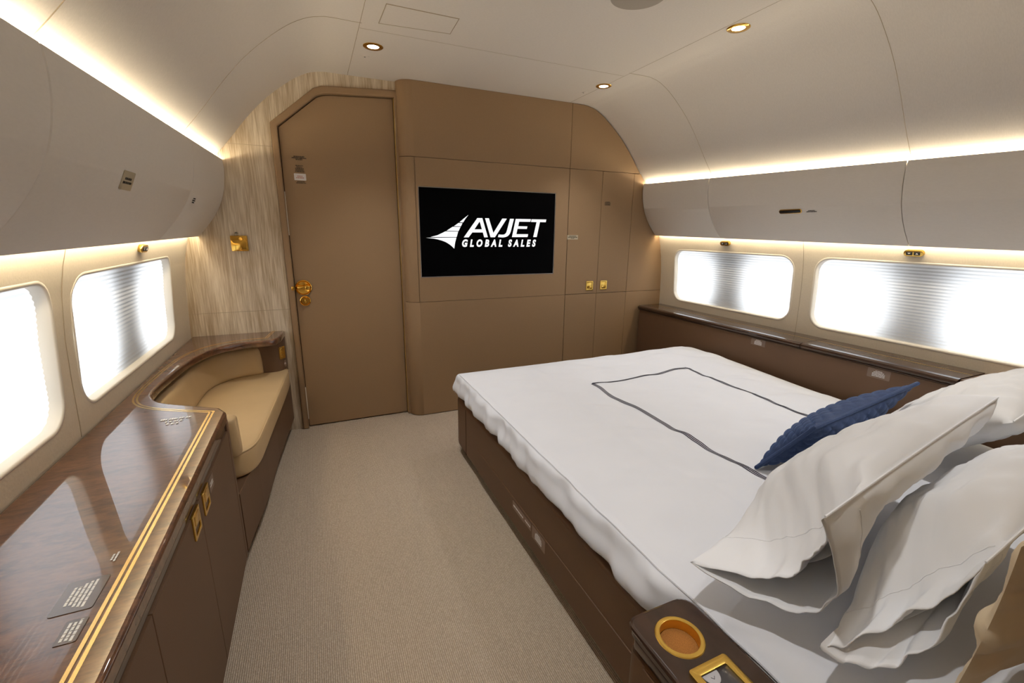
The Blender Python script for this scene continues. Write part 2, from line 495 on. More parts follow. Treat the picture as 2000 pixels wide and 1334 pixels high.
# wood bulkhead with the door opening
o = prism('wall_front', [(-.78, 0), (-.158, 0), (-.158, 1.866), (.085, 2.075), (.16, 2.092), (.60, 2.115), (.60, 2.35), (-.78, 2.35)], 'y', YD, 3.12, M_WOOD)
tag(o, 'pale vertically figured wood veneer bulkhead around the door', 'wall', kind='structure')
joint('trim_%d' % k, [(-.77, YD-.0003, 1.742), (-.156, YD-.0003, 1.742)], 'upper horizontal joint in the pale wood bulkhead', r=.0013); k += 1
joint('trim_%d' % k, [(-.77, YD-.0003, .803), (-.156, YD-.0003, .803)], 'lower horizontal joint in the pale wood bulkhead', r=.0013); k += 1
joint('trim_%d' % k, [(-.150, YD-.0003, 1.866), (-.150, YD-.0003, 2.0)], 'short upright joint above the door corner', r=.0012); k += 1
o = box('wall_back', -.78, 2.79, -.66, -.60, 0, 2.30, M_CEIL, bev=0); tag(o, 'plain off-white bulkhead behind the camera', 'wall', kind='structure')
o = box('wall_core', .56, 2.79, 3.0625, 3.12, 0, 2.35, M_DARKGAP, bev=0); tag(o, 'dark backing behind the padded wall panels', 'wall', kind='structure')

# door frame (a moulded surround) and the leaf
leaf_pts = [(-.118, .008), (-.118, 1.848), (.098, 2.028), (.135, 2.043), (.19, 2.049), (.533, 2.072), (.533, .008)]
outer = [(-.156, 0), (-.156, 1.868), (.082, 2.068), (.125, 2.086), (.19, 2.093), (.575, 2.117), (.575, 0)]
inner = [(p[0], p[1] if i not in (0, 6) else 0) for i, p in enumerate(leaf_pts)]
inner = [(-.121, 0), (-.121, 1.850), (.096, 2.031), (.134, 2.046), (.19, 2.052), (.536, 2.075), (.536, 0)]
o = prism('trim_%d' % k, outer + inner[::-1], 'y', 3.024, 3.10, M_TAN, bev=.008, seg=3, bev_ang=50); k += 1
tag(o, 'tan leather covered door surround with a slanted corner', 'door frame', kind='structure')
door = prism('door_1', leaf_pts, 'y', 3.056, 3.09, M_TAN, bev=.003, bev_ang=50)
tag(door, 'tall tan leather covered door with a slanted top corner', 'door', kind='structure')
YL = 3.056
def onY(x, z, y=YL, dirv=(0, -1, 0)):
    return Matrix.Translation((x, y, z)) @ Matrix.Rotation(pi/2, 4, 'X')
# handle: dished gold rose with a horizontal grip; thumb-turn below
bm = bmesh.new(); lathe(bm, [(0, .004), (.034, .004), (.039, .007), (.043, .012), (.047, .010), (.048, 0)], 40, onY(-.070, .933)); h = finish('door_handle', bm, M_GOLD, door)
bm = bmesh.new(); addbox(bm, -.108, -.032, YL-.022, YL-.005, .922, .944, .006, 3); addbox(bm, -.062, -.04, YL-.026, YL-.010, .920, .946, .005, 3); finish('grip', bm, M_GOLD, h)
bm = bmesh.new(); lathe(bm, [(0, .003), (.023, .003), (.027, .008), (.031, .007), (.032, 0)], 36, onY(-.067, .849)); h = finish('lock_rose', bm, M_GOLD, door)
bm = bmesh.new(); lathe(bm, [(0, .018), (.008, .018), (.011, .014), (.011, .002)], 20, onY(-.067, .849)); addbox(bm, -.071, -.063, YL-.024, YL-.010, .838, .860, .002); finish('thumb_turn', bm, M_GOLD, h)
box('latch_bolt', -.137, -.120, 3.020, 3.040, .922, .945, M_GOLD, door, .002)
box('edge_strip', .5335, .539, 3.036, 3.060, .012, 2.07, M_GOLDB, door, .001)['label'] = 'thin gold strip down the hinge side'
box('bright_edge_strip', -.121, -.117, 3.048, 3.06, 1.25, 1.50, M_FRAME, door, .0005)  # bright edge highlights built as thin pale strips
box('bright_edge_strip', -.121, -.117, 3.048, 3.06, .06, .28, M_FRAME, door, .0005)
R_, U_ = (1, 0, 0), (0, 0, 1)
placard(door, (-.024, YL-.0002, 1.691), R_, U_, .08, .02, None, [.058, .078, .038], M_BTXT, .0085, plate=False)
placard(door, (-.027, YL-.0002, 1.633), R_, U_, .06, .03, None, [.040, .030, .046, .046, .050], M_BTXT, .0082, plate=False)
placard(door, (-.028, YL-.0006, 1.586), R_, U_, .064, .038, M_STICK, [.028, .042], M_RTXT, .009)
placard(door, (-.025, YL-.0002, 1.556), R_, U_, .06, .012, None, [.042, .052], M_BTXT, .0075, plate=False)

# gold plate on the wood wall (drop-down holder)
t = thing('gold_wall_box', 'square gold flap plate on the pale wood bulkhead beside the door', 'wall plate')
box('backplate', -.425, -.339, YD-.012, YD, 1.158, 1.246, M_GOLD, t, .004)
box('flap', -.417, -.345, YD-.022, YD-.010, 1.163, 1.226, M_GOLD, t, .004)
bm = bmesh.new(); lathe(bm, [(0, .02), (.009, .02), (.011, .016), (.011, 0)], 24, onY(-.372, 1.228, YD-.004)); finish('finger_pull', bm, M_GOLD, t)
placard(t, (-.392, YD-.0002, 1.262), R_, U_, .02, .01, None, [.012, .018], M_BTXT, .005, plate=False)

# ------------------------------------------------------------------ padded wall unit with the television
g = .0011                                           # half joint
mw = thing('media_unit', 'tan padded wall unit with rounded left edge holding the television', 'wall unit')
def plan(x1):
    r = .085; x0 = .548
    c = [(x0 + r - r*cos(a), YB + r - r*sin(a)) for a in [pi/2*j/10 for j in range(11)]]
    return [(x0+.006, 3.058)] + c + [(x1, YB), (x1, 3.058)]
prism('lower_panel', plan(1.755), 'z', .004, .8175-g, M_TAN, mw, bev=.0025)
prism('upper_panel', plan(1.7565), 'z', 1.7335+g, 2.1655, M_TAN, mw, bev=.0025)
TX0, TX1, TZ0, TZ1 = .647, 1.650, .981, 1.561
bm = bmesh.new()
addprism(bm, plan(.6302), 'z', .8175+g, 1.7335-g, 0)
addprism(bm, [(.63, .8175+g), (1.755, .8175+g), (1.755, 1.7335-g), (.63, 1.7335-g)], 'y', YB, 3.058, 0, holes=[[(TX0, TZ0), (TX0, TZ1), (TX1, TZ1), (TX1, TZ0)]])
finish('screen_panel', bm, M_TAN, mw, flat=True)

tv = thing('television', 'black television screen showing a white logo on the tan padded wall', 'television')
bm = bmesh.new()
addprism(bm, [(TX0+.001, TZ0+.001), (TX1-.001, TZ0+.001), (TX1-.001, TZ1-.001), (TX0+.001, TZ1-.001)], 'y', YB+.002, YB+.012, 0, holes=[[(TX0+.005, TZ0+.005), (TX0+.005, TZ1-.005), (TX1-.005, TZ1-.005), (TX1-.005, TZ0+.005)]])
finish('bezel', bm, M_SILVER, tv)
scr = box('screen', TX0+.004, TX1-.004, YB+.006, YB+.04, TZ0+.004, TZ1-.004, M_SCREEN, tv, .001)
LOGO = dict(
 A=[(1.0472,1.3732),(1.0831,1.3735),(1.1232,1.2463),(1.0967,1.2455),(1.0867,1.2785),(1.0101,1.2778),(.9835,1.2450),(.9491,1.2446)],
 V=[(1.1032,1.3734),(1.131,1.3736),(1.1643,1.2755),(1.2312,1.3736),(1.2652,1.3738),(1.1758,1.2466),(1.1437,1.2464)],
 J=[(1.29,1.3734),(1.3197,1.3738),(1.2963,1.2876),(1.2905,1.274),(1.2849,1.2662),(1.276,1.257),(1.2638,1.2509),(1.25,1.247),(1.2348,1.2455),(1.1992,1.2477),(1.2043,1.2656),(1.232,1.2644),(1.2440,1.2655),(1.2504,1.2683),(1.258,1.274),(1.2625,1.2802),(1.2676,1.2944)],
 E=[(1.3341,1.3735),(1.4529,1.3742),(1.449,1.356),(1.3602,1.3553),(1.3537,1.3239),(1.4261,1.3236),(1.4221,1.3063),(1.3486,1.3063),(1.34,1.269),(1.4334,1.2695),(1.4288,1.2495),(1.3065,1.2483)],
 T=[(1.4579,1.3737),(1.5776,1.3744),(1.5737,1.3554),(1.5263,1.3555),(1.503,1.2500),(1.475,1.2497),(1.4994,1.355),(1.4556,1.3552)])
for L in 'AVJET':
    prism('logo_letter', LOGO[L], 'y', YB+.0050, YB+.0062, M_SCREENW, tv, holes=[[(1.0639,1.3515),(1.0802,1.2992),(1.0252,1.2985)]] if L == 'A' else ())
W = [[(.9829,1.3917),(.9646,1.3698),(.9458,1.3426),(.9207,1.3443),(.95,1.3673)], [(.9408,1.338),(.9299,1.3167),(.8818,1.3178),(.9134,1.3388)],
     [(.9269,1.3131),(.9129,1.2859),(.8299,1.2872),(.8722,1.3132)], [(.9099,1.2823),(.8987,1.2469),(.7205,1.2459),(.7672,1.2577),(.8217,1.2827)],
     [(.8967,1.2433),(.8868,1.2088),(.8803,1.17),(.8640,1.186),(.8458,1.1997),(.823,1.213),(.799,1.2222),(.771,1.230),(.7433,1.2354),(.6906,1.2405)]]
bm = bmesh.new()
for w_ in W: addprism(bm, w_, 'y', YB+.0050, YB+.0062)
finish('logo_wing', bm, M_SCREENW, tv)
textmesh('logo_caption', 'GLOBAL', .0640, .22, 1.75, .0032, M_SCREENW, tv, place(None, (.936, YB+.0056, 1.1845), R_, U_), width=.297)
textmesh('logo_caption', 'SALES', .0640, .22, 1.75, .0032, M_SCREENW, tv, place(None, (1.276, YB+.0056, 1.1845), R_, U_), width=.222)

# wardrobe: doors, top and lower panels
wd = thing('wardrobe', 'tan padded built-in wardrobe with two gold latched doors in the right corner', 'wardrobe')
xs = [1.7585, 2.0455, 2.3365, 2.70]
zc0, zc1 = .8175, 1.7335
for i, nme in enumerate(('door', 'door', 'side_panel')):
    if i < 2: d = box(nme, xs[i]+g, xs[i+1]-g, YB, 3.05, zc0+g, zc1-g, M_TAN, wd, .0025)
    else: d = prism(nme, [(xs[i]+g, zc0+g), (2.70, zc0+g), (2.690, 1.0), (2.645, 1.25), (2.60, 1.45), (2.49, 1.600), (2.448, 1.665), (2.398, zc1-g), (xs[i]+g, zc1-g)], 'y', YB, 3.05, M_TAN, wd, bev=.002, bev_ang=10)
    box('lower_panel', xs[i]+g, xs[i+1]-(g if i < 2 else 0), YB, 3.05, .004, zc0-g, M_TAN, wd, .0025)
    if i < 2:
        xc = (1.976, 2.107)[i]; s = (1, -1)[i]
        bm = bmesh.new(); addprism(bm, rrect(xc-.032, xc+.032, .842, .915, .006, 3), 'y', YB-.004, YB+.002, .001, holes=[rrect(xc-.022, xc+.022, .852, .905, .003, 2)[::-1]])
        l = finish('latch', bm, M_GOLDP, d)
        box('pull_tab', xc-.021, xc+.021, YB-.002, YB-.0005, .853, .904, M_GOLDP, l, .0004)
        box('finger_slot', xc-s*.020-.007, xc-s*.020+.007, YB-.003, YB-.0018, .858, .9, M_GOLD, l, .001)
        box('push_key', min(xc+s*.0, xc+s*.018), max(xc+s*.0, xc+s*.018), YB-.005, YB-.002, .855, .875, M_GOLDP, l, .001)
    if i == 0: placard(d, (1.803, YB-.0005, 1.250), R_, U_, .094, .033, M_STICKC, [.06, .08, .03], M_BTXT, .0085)
    if i == 1: placard(d, (2.101, YB-.0003, 1.503), R_, U_, .056, .03, None, [.04, .052, .05, .05], M_BTXT, .0075, plate=False)
top = [(1.7585+g, 1.7335+g), (2.390, 1.7335+g)] + [(x-.007, z-.003) for x, z in CURVE if 1.76 < x < 2.39][::-1] + [(1.7585+g, 2.1655)]
prism('top_panel', top, 'y', YB, 3.05, M_TAN, wd, bev=.002, bev_ang=30)

# ------------------------------------------------------------------ overhead bins (closed rounded lockers)
BINP = [(2.426, 1.661), (2.4235, 1.63), (2.424, 1.60), (2.428, 1.56), (2.436, 1.515), (2.449, 1.470), (2.466, 1.430), (2.490, 1.388), (2.518, 1.348), (2.551, 1.308), (2.588, 1.268)]
BINF = catmull(BINP, 4)
BACK = [(2.594, 1.269), (2.596, 1.273), (2.592, 1.290), (2.592, 1.555), (2.47, 1.612), (2.440, 1.634), (2.434, 1.656)]
def binpt(x, z, y, left):
    zt = 1.661 - shift(y); zb = 1.268 - .0145*(YB-y)
    if left: zb = 1.240 - .006*(YB-y) ; zt = 1.655 - .026*(3.047-y)
    t = (z-1.268)/(1.661-1.268)
    return (CX2-x if left else x, y, zb + t*(zt-zb))
def make_bin(left, y0, y1, label):
    bm = bmesh.new(); pr = BINF + BACK
    ys = [y0, y0+.003, (y0+y1)/2, y1-.003, y1]
    rings = []
    for y in ys:
        e = .003 if y in (y0, y1) else 0
        rings.append([binpt(x+e*(.9 if j < len(BINF) else -.2), z, y, left) for j, (x, z) in enumerate(pr)])
    addrings(bm, rings, True, True, True)
    o = finish('overhead_bin', bm, M_BIN, ang=40)
    return tag(o, label, 'overhead bin', 'rounded overhead bins along both walls')
R1 = make_bin(False, 2.302, 2.951, 'short right overhead bin end against the tan wardrobe')
R2 = make_bin(False, 1.207, 2.299, 'right overhead bin with the black slot handle')
R3 = make_bin(False, -.58, 1.204, 'right overhead bin above the bed pillows, cut by the photo edge')
L1 = make_bin(True, 2.302, 3.044, 'short left overhead bin end against the pale wood bulkhead')
L2 = make_bin(True, 1.162, 2.299, 'left overhead bin with the small square placard')
L3 = make_bin(True, -.58, 1.159, 'left overhead bin at the photo edge, without a placard')
def on_bin(x, z, y, left, dx=.0):
    p = binpt(x-dx, z, y, left); return Vector(p)
def bin_frame(x, z, y, left):
    # outward normal estimate on the front curve
    best = min(range(1, len(BINF)-1), key=lambda j: abs(BINF[j][1]-z))
    a = Vector((BINF[best-1][0], BINF[best-1][1])); b = Vector((BINF[best+1][0], BINF[best+1][1]))
    t = (a-b).normalized(); xx = BINF[best][0]
    up = Vector((-t.x if left else t.x, 0, t.y))
    right = Vector((0, 1, 0)) if left else Vector((0, -1, 0))
    return Vector(binpt(xx, BINF[best][1], y, left)), right, up
p, r_, u_ = bin_frame(0, 1.452, 1.585, True); placard(L2, p + r_.cross(u_)*.0006, r_, u_, .085, .052, M_STICKC, [.045, .062], M_BTXT, .011)
p, r_, u_ = bin_frame(0, 1.425, 2.395, True); placard(L1, p + r_.cross(u_)*.0006, r_, u_, .05, .03, None, [.04, .05, .04], M_BTXT, .009, plate=False)
p, r_, u_ = bin_frame(0, 1.443, 1.731, False)
bm = bmesh.new(); b = bmesh.new(); addprism(b, rrect(-.066, .066, -.012, .012, .0118, 6), 'z', -.002, .004, .0015); merge(bm, b, place(None, p, r_, u_)); hd = finish('slot_handle', bm, M_GOLD, R2)
bm = bmesh.new(); b = bmesh.new(); addprism(b, rrect(-.062, .062, -.0085, .0085, .008, 6), 'z', .003, .0052, .001); merge(bm, b, place(None, p, r_, u_)); finish('handle_recess', bm, M_BLACK, hd)
p, r_, u_ = bin_frame(0, 1.440, 1.612, False); placard(R2, p + r_.cross(u_)*.0005, r_, u_, .058, .012, None, [.035, .055], M_BTXT, .006, plate=False)

# ------------------------------------------------------------------ lamps
def strip(name, pts, r, m, label):
    bm = bmesh.new(); addtube(bm, pts, r, 6)
    return tag(finish(name, bm, m), label, 'light strip')
for left in (False, True):
    s = 'left' if left else 'right'
    ys = (-.55, 1.2, 3.035 if left else 2.945)
    strip('cove_light_strip', [Vector(binpt(2.450, 1.6545, y, left)) for y in ys], .004, M_LED, 'warm light strip hidden behind the top of the %s bins' % s)
    strip('wall_light_strip', [Vector(binpt(2.6055, 1.292, y, left)) for y in ys], .0050, M_LEDU, 'warm light strip under the %s bins washing the windows' % s)

def downlight(x, y, label):
    t = thing('downlight', label, 'ceiling light', 'gold rimmed ceiling downlights')
    M = Matrix.Translation((x, y, 2.166))
    bm = bmesh.new(); lathe(bm, [(.026, .012), (.027, -.001), (.030, -.004), (.044, -.0045), (.048, -.002), (.048, .001), (.04, .012)], 40, M); finish('gold_rim', bm, M_GOLD, t)
    bm = bmesh.new(); lathe(bm, [(0, -.0016), (.0275, -.0016), (.0275, .002), (0, .002)], 32, M); finish('lamp_lens', bm, M_LAMP, t)
    L = bpy.data.lights.new('downlight_beam', 'SPOT'); L.energy = SPOT; L.color = (1, .97, .94); L.spot_size = math.radians(88); L.spot_blend = 1.0; L.shadow_soft_size = .03
    lo = bpy.data.objects.new('downlight_beam', L); link(lo, t); lo.location = (x, y, 2.158)
SPOT = 36
downlight(.362, 2.545, 'gold rimmed ceiling downlight above the door side of the bed foot')
downlight(1.735, 2.555, 'gold rimmed ceiling downlight in front of the tan wardrobe')
downlight(1.795, 1.633, 'gold rimmed ceiling downlight above the middle of the bed, near the round speaker')
# unseen downlights added for more light, carrying the same two rows on
downlight(.362, 1.60, 'added gold rimmed ceiling downlight over the middle of the aisle, above the photo edge')
downlight(.362, .55, 'added gold rimmed ceiling downlight over the near end of the aisle, above the photo edge')
downlight(1.765, .60, 'added gold rimmed ceiling downlight over the pillows, above the photo edge')

# ceiling speaker, access hatch, small pin fittings
t = thing('ceiling_speaker', 'round mesh covered speaker in the ceiling at the top photo edge', 'speaker')
M = Matrix.Translation((1.222, 1.600, 2.166))
bm = bmesh.new(); lathe(bm, [(.105, -.003), (.118, -.006), (.128, -.004), (.130, .002), (.10, .002)], 48, M); finish('rim', bm, M_CEIL, t)
bm = bmesh.new(); lathe(bm, [(0, -.0065), (.07, -.006), (.106, -.003), (.106, .0), (0, 0)], 48, M); finish('grille', bm, M_MESH, t)
hatch = [(.352, 2.267), (.357, 2.077), (.659, 2.077), (.666, 2.237)]
t = thing('ceiling_hatch', 'flat rectangular access panel in the ceiling above the door', 'access panel')
bm = bmesh.new(); addtube(bm, [(x, y, 2.1655) for x, y in hatch], .0022, 6, loop=True); finish('gap', bm, M_SEAM, t)
c = Vector((.51, 2.165)); prism('panel', [tuple(c + (Vector(q)-c)*.985) for q in hatch], 'z', 2.1648, 2.168, M_CEIL, t)
for x, y, lb in ((.345, 2.70, 'tiny round ceiling fitting by the downlight nearest the door'), (1.70, 2.72, 'tiny round ceiling fitting by the downlight at the wardrobe')):
    t = thing('ceiling_fitting', lb, 'ceiling fitting', 'small round ceiling fittings')
    bm = bmesh.new(); lathe(bm, [(0, -.002), (.016, -.002), (.018, .001), (0, .001)], 24, Matrix.Translation((x, y, 2.166))); finish('cap', bm, M_CEIL, t)
    bm = bmesh.new(); lathe(bm, [(0, -.003), (.004, -.003), (.004, 0), (0, 0)], 12, Matrix.Translation((x-.006, y, 2.166))); finish('pin_hole', bm, M_BLACK, t)

# window shade switches
def switch(y, z, left, label):
    t = thing('shade_switch', label, 'switch', 'gold window shade switches under the bins')
    x = wx(z, False); up = Vector((wx(z+.03, False)-wx(z-.03, False), 0, .06)).normalized()
    org = Vector((x, y, z)); r = Vector((0, -1, 0))
    if left: org.x = CX2-x; up.x = -up.x; r = Vector((0, 1, 0))
    n = r.cross(up); M = place(None, org, r, up)
    bm = bmesh.new(); b = bmesh.new(); addprism(b, rrect(-.040, .040, -.0155, .0155, .0152, 7), 'z', -.004, .014, .003); merge(bm, b, M); finish('plate', bm, M_GOLDP, t)
    for sx, d in ((-.0155, -1), (.0155, 1)):
        bm = bmesh.new(); b = bmesh.new(); addbox(b, sx-.0125, sx+.0125, -.0085, .0085, .013, .016, .001); merge(bm, b, M); k_ = finish('key', bm, M_BLACK, t)
        bm = bmesh.new(); b = bmesh.new(); addprism(b, [(sx-.006, -.003*d), (sx+.006, -.003*d), (sx, .003*d)], 'z', .0160, .0164); merge(bm, b, M); finish('arrow', bm, M_WTXT, k_)
switch(2.292, 1.226, False, 'gold shade switch above the right window nearer the wardrobe')
switch(1.203, 1.212, False, 'gold shade switch above the large right window by the pillows')
switch(2.285, 1.206, True, 'gold shade switch above the left window beside the bench')

# ------------------------------------------------------------------ left side: worktop, cabinet, bench
ZT = .672
niche = catmull([(-.348, 1.757), (-.42, 1.803), (-.486, 1.845), (-.535, 1.880), (-.570, 1.918), (-.598, 1.976), (-.612, 2.045), (-.612, 2.16), (-.600, 2.33), (-.583, 2.49), (-.553, 2.61),
                 (-.520, 2.680), (-.470, 2.740), (-.42, 2.772), (-.36, 2.788), (-.31, 2.790), (-.27, 2.795), (-.243, 2.812), (-.226, 2.845), (-.214, 2.91), (-.206, 2.99)], 4)
front = fillet([(-.321, -.58), (-.321, 1.705), (-.348, 1.757)], {1: .035}, 6)[:-1]
outl = front + niche + [(-.204, 3.044), (-.6862, 3.044), (-.6862, -.58)]
wt = prism('worktop', outl, 'z', .634, ZT, M_BURL, None, bev=.009, seg=3, bev_ang=60, ang=40)
tag(wt, 'glossy dark burl worktop with brass inlay curving along the left wall', 'worktop')
inl = [(-.3665, -.58), (-.3665, 1.7215)]
inl2 = catmull([(-.3665, 1.7215), (-.435, 1.757), (-.50, 1.793), (-.56, 1.832), (-.605, 1.875), (-.636, 1.93), (-.652, 2.0), (-.657, 2.10), (-.655, 2.25), (-.648, 2.42), (-.632, 2.56), (-.605, 2.66), (-.56, 2.745), (-.50, 2.805), (-.43, 2.842), (-.36, 2.856), (-.288, 2.858)], 5)
path = inl + inl2[1:] + [(-.262, 3.043)]
def offs(path, d):
    out = []
    for i, p in enumerate(path):
        a = Vector(path[max(i-1, 0)]); b = Vector(path[min(i+1, len(path)-1)]); P = Vector(p)
        n0 = (P-a).normalized() if i else (b-P).normalized(); n1 = (b-P).normalized() if i < len(path)-1 else n0
        m0 = Vector((-n0.y, n0.x)); m1 = Vector((-n1.y, n1.x)); mm = (m0+m1).normalized()
        out.append(P + mm*(d/max(mm.dot(m0), .4)))
    return out
for d0 in (-.0055, .0055):
    A = offs(path, d0-.0031); B = offs(path, d0+.0031)
    bm = bmesh.new()
    addrings(bm, [[(a.x, a.y, ZT-.001), (a.x, a.y, ZT+.0005), (b.x, b.y, ZT+.0005), (b.x, b.y, ZT-.001)] for a, b in zip(A, B)], True, True, True)
    finish('brass_inlay', bm, M_INLAY, wt, smooth=False)
# lettering on the lacquer (faces the room, read from the aisle)
RW, UW = (0, 1, 0), (-1, 0, 0)
placard(wt, (-.417, .879, ZT+.0004), RW, UW, .082, .058, M_STICKG, [.044, .044, .056, .062, .066], M_WTXT, .0066)
placard(wt, (-.398, .793, ZT+.0004), RW, UW, .05, .028, M_STICKG, [.038, .038, .044], M_WTXT, .0066)
placard(wt, (-.399, .971, ZT+.0004), RW, UW, .03, .014, None, [.018, .028], M_WTXT, .0056, plate=False)
placard(wt, (-.462, 1.676, ZT+.0004), (1, 0, 0), (0, 1, 0), .10, .05, None, [.085, .05, .035], M_WTXT, .021, plate=False)

cab = thing('sideboard_cabinet', 'brown leather cabinet under the burl worktop along the aisle', 'cabinet')
xf = -.327
box('carcass', -.690, xf-.018, -.58, 1.735, .03, .634, M_BROWN, cab, .002)
box('lacquer_rail', -.40, xf-.004, -.57, 1.712, .602, .6335, M_LACQ, cab, .004)
drs = []
for a, b in ((-.57, .270), (.272, .874), (.876, 1.261), (1.263, 1.706)):
    drs.append(box('door', xf-.018, xf, a, b, .075, .600, M_BROWN, cab, .0015))
box('end_post', xf-.05, xf, 1.709, 1.738, .075, .632, M_BROWN, cab, .0015)
box('plinth', -.66, xf-.03, -.57, 1.72, 0, .075, M_DARKGAP, cab, 0)
def latchX(par, x, yc, zc, h=.068, w=.066):
    """gold flush latch on a face looking toward +x"""
    bm = bmesh.new(); addprism(bm, rrect(yc-w/2, yc+w/2, zc-h/2, zc+h/2, .004, 3), 'x', x-.002, x+.004, .001, holes=[rrect(yc-w*.36, yc+w*.36, zc-h*.36, zc-h*.08, .002, 2)[::-1]])
    l = finish('latch', bm, M_GOLDP, par)
    box('finger_slot', x-.002, x-.0005, yc-w*.38, yc+w*.38, zc-h*.38, zc-h*.06, M_GOLD, l, .0003)
    box('push_key', x+.003, x+.0055, yc-w*.30, yc+w*.30, zc+h*.02, zc+h*.40, M_GOLDB, l, .001)
    return l
latchX(drs[3], xf, 1.318, .568); latchX(drs[2], xf, 1.205, .570)
placard(drs[3], (xf+.0003, 1.398, .572), (0, 1, 0), (0, 0, 1), .055, .04, M_STICKB, [.03, .035], M_WTXT, .008)

bench = thing('window_bench', 'tan leather corner bench seat beside the door below the worktop', 'bench')
bp_ = [(-.325, 1.742), (-.312, 1.86), (-.292, 2.02), (-.277, 2.18), (-.258, 2.5), (-.204, 3.044), (-.690, 3.044), (-.690, 1.742)]
bm = bmesh.new(); addprism(bm, bp_, 'z', .08, .33, .003, 2, (), 60); finish('base', bm, M_BROWN, bench, flat=True)
prism('plinth', [(x-.035 if i < 6 else x, y-(0 if i != 5 else 0)) for i, (x, y) in enumerate(bp_)], 'z', 0, .08, M_DARKGAP, bench)
seat = catmull([(-.42, 1.845), (-.36, 1.848), (-.315, 1.868), (-.285, 1.91), (-.270, 1.97), (-.262, 2.06), (-.247, 2.26), (-.228, 2.5), (-.210, 2.75), (-.200, 2.93), (-.206, 2.975), (-.235, 2.992)], 4) + fillet([(-.55, 3.02), (-.66, 2.90), (-.66, 1.90), (-.60, 1.845)], {1: .02, 2: .03}, 4)
prism('seat_cushion', seat, 'z', .332, .442, M_TAN2, bench, bev=.020, seg=4, bev_ang=70, ang=60)
bm = bmesh.new()
sc_ = Vector((-.43, 2.45)); addtube(bm, [(sc_.x+(x-sc_.x)*.988, sc_.y+(y-sc_.y)*.997, .4375) for x, y in seat], .0032, 6, loop=True); finish('piping', bm, M_TAN2, bench)
# wrap-around backrest pad, thick leather roll
cl = catmull([(-.318, 1.842), (-.40, 1.845), (-.50, 1.862), (-.575, 1.905), (-.618, 1.985), (-.630, 2.10), (-.630, 2.35), (-.628, 2.58), (-.612, 2.72), (-.570, 2.83), (-.49, 2.91), (-.41, 2.945), (-.335, 2.958)], 5)
A = offs(cl, -.045); B = offs(cl, .045)
bm = bmesh.new(); rings = []
for i, (a, b) in enumerate(zip(A, B)):
    t = i/(len(A)-1); e = min(i, len(A)-1-i); c = (a+b)/2
    sh = 1 if e >= 2 else (.84 if e == 1 else .55)
    zt = .606; zb = .438
    prof = []
    for q in range(20):
        an = 2*pi*q/20
        cx, cz = cos(an), sin(an)
        f = lambda v: math.copysign(abs(v)**.42, v)
        u, v = f(cx), f(cz)
        lean = (b-a).normalized()*(.012*(v))
        p2 = c + (b-a)*.5*u*sh + lean
        prof.append((p2.x, p2.y, (zt+zb)/2 + (zt-zb)/2*v*(sh*.15+.85)))
    rings.append(prof)
addrings(bm, rings, True, True, True)
finish('backrest', bm, M_TAN2, bench, ang=70)
ep = [(-.36, 2.935), (-.285, 2.928), (-.252, 2.934), (-.228, 2.952), (-.213, 2.982), (-.206, 3.02), (-.205, 3.044), (-.36, 3.044)]
e_ = prism('end_panel', catmull(ep[:7], 4) + ep[7:], 'z', .40, .6335, M_BROWN, bench, ang=50)
bm = bmesh.new(); b = bmesh.new(); addprism(b, rrect(-.022, .022, -.038, .038, .003, 3), 'z', -.002, .004, .001); addbox(b, -.014, .014, -.026, -.006, .003, .006, .001); addbox(b, -.012, .012, .006, .03, .0035, .0055, .001)
Mx = place(None, (-.2245, 2.957, .552), Vector((.62, .78, 0)), (0, 0, 1)); merge(bm, b, Mx); finish('latch', bm, M_GOLDP, e_)
placard(e_, (-.2170, 2.972, .478), Vector((.55, .83, 0)), (0, 0, 1), .03, .04, M_STICKB, [.02, .02], M_WTXT, .006)

# ------------------------------------------------------------------ right side ledge cabinet
lc = thing('ledge_cabinet', 'long dark brown leather cabinet under the right windows behind the bed', 'cabinet')
box('front_panel', 2.470, 2.50, -.58, 2.928, .02, .662, M_BROWN, lc, .002)
box('carcass', 2.502, 2.690, -.58, 2.925, .02, .664, M_BROWN, lc, .0)
def lid(y0, y1):
    bm = bmesh.new()
    prof = [(2.694, .668), (2.694, .702), (2.485, .702), (2.466, .700), (2.456, .693), (2.453, .684), (2.457, .676), (2.462, .6725), (2.458, .668), (2.463, .6645), (2.475, .6642)]
    addrings(bm, [[(x, y, z) for x, z in prof] for y in (y0, y1)], True, True, True)
    o = finish('lid', bm, M_LACQ, lc, ang=24, flat=False)
    for p in o.data.polygons:
        if p.normal.z > .985: p.use_smooth = False
    bm = bmesh.new(); addbox(bm, 2.590, 2.5985, y0+.004, y1-.004, .7015, .7026, 0); finish('brass_inlay', bm, M_INLAY, o)
    return o
lid(1.548, 2.930); lid(.868, 1.545)
box('fixed_top', 2.472, 2.694, -.58, .865, .664, .700, M_BROWN, lc, .003)
RR, UU = (0, -1, 0), (0, 0, 1)
placard(lc, (2.4695, 1.812, .640), RR, UU, .098, .04, M_STICKB, [.03, .045, .05, .05, .05], M_WTXT, .0062)
placard(lc, (2.4695, 1.157, .635), RR, UU, .098, .046, M_STICKB, [.03, .045, .055, .055, .055], M_WTXT, .0062)

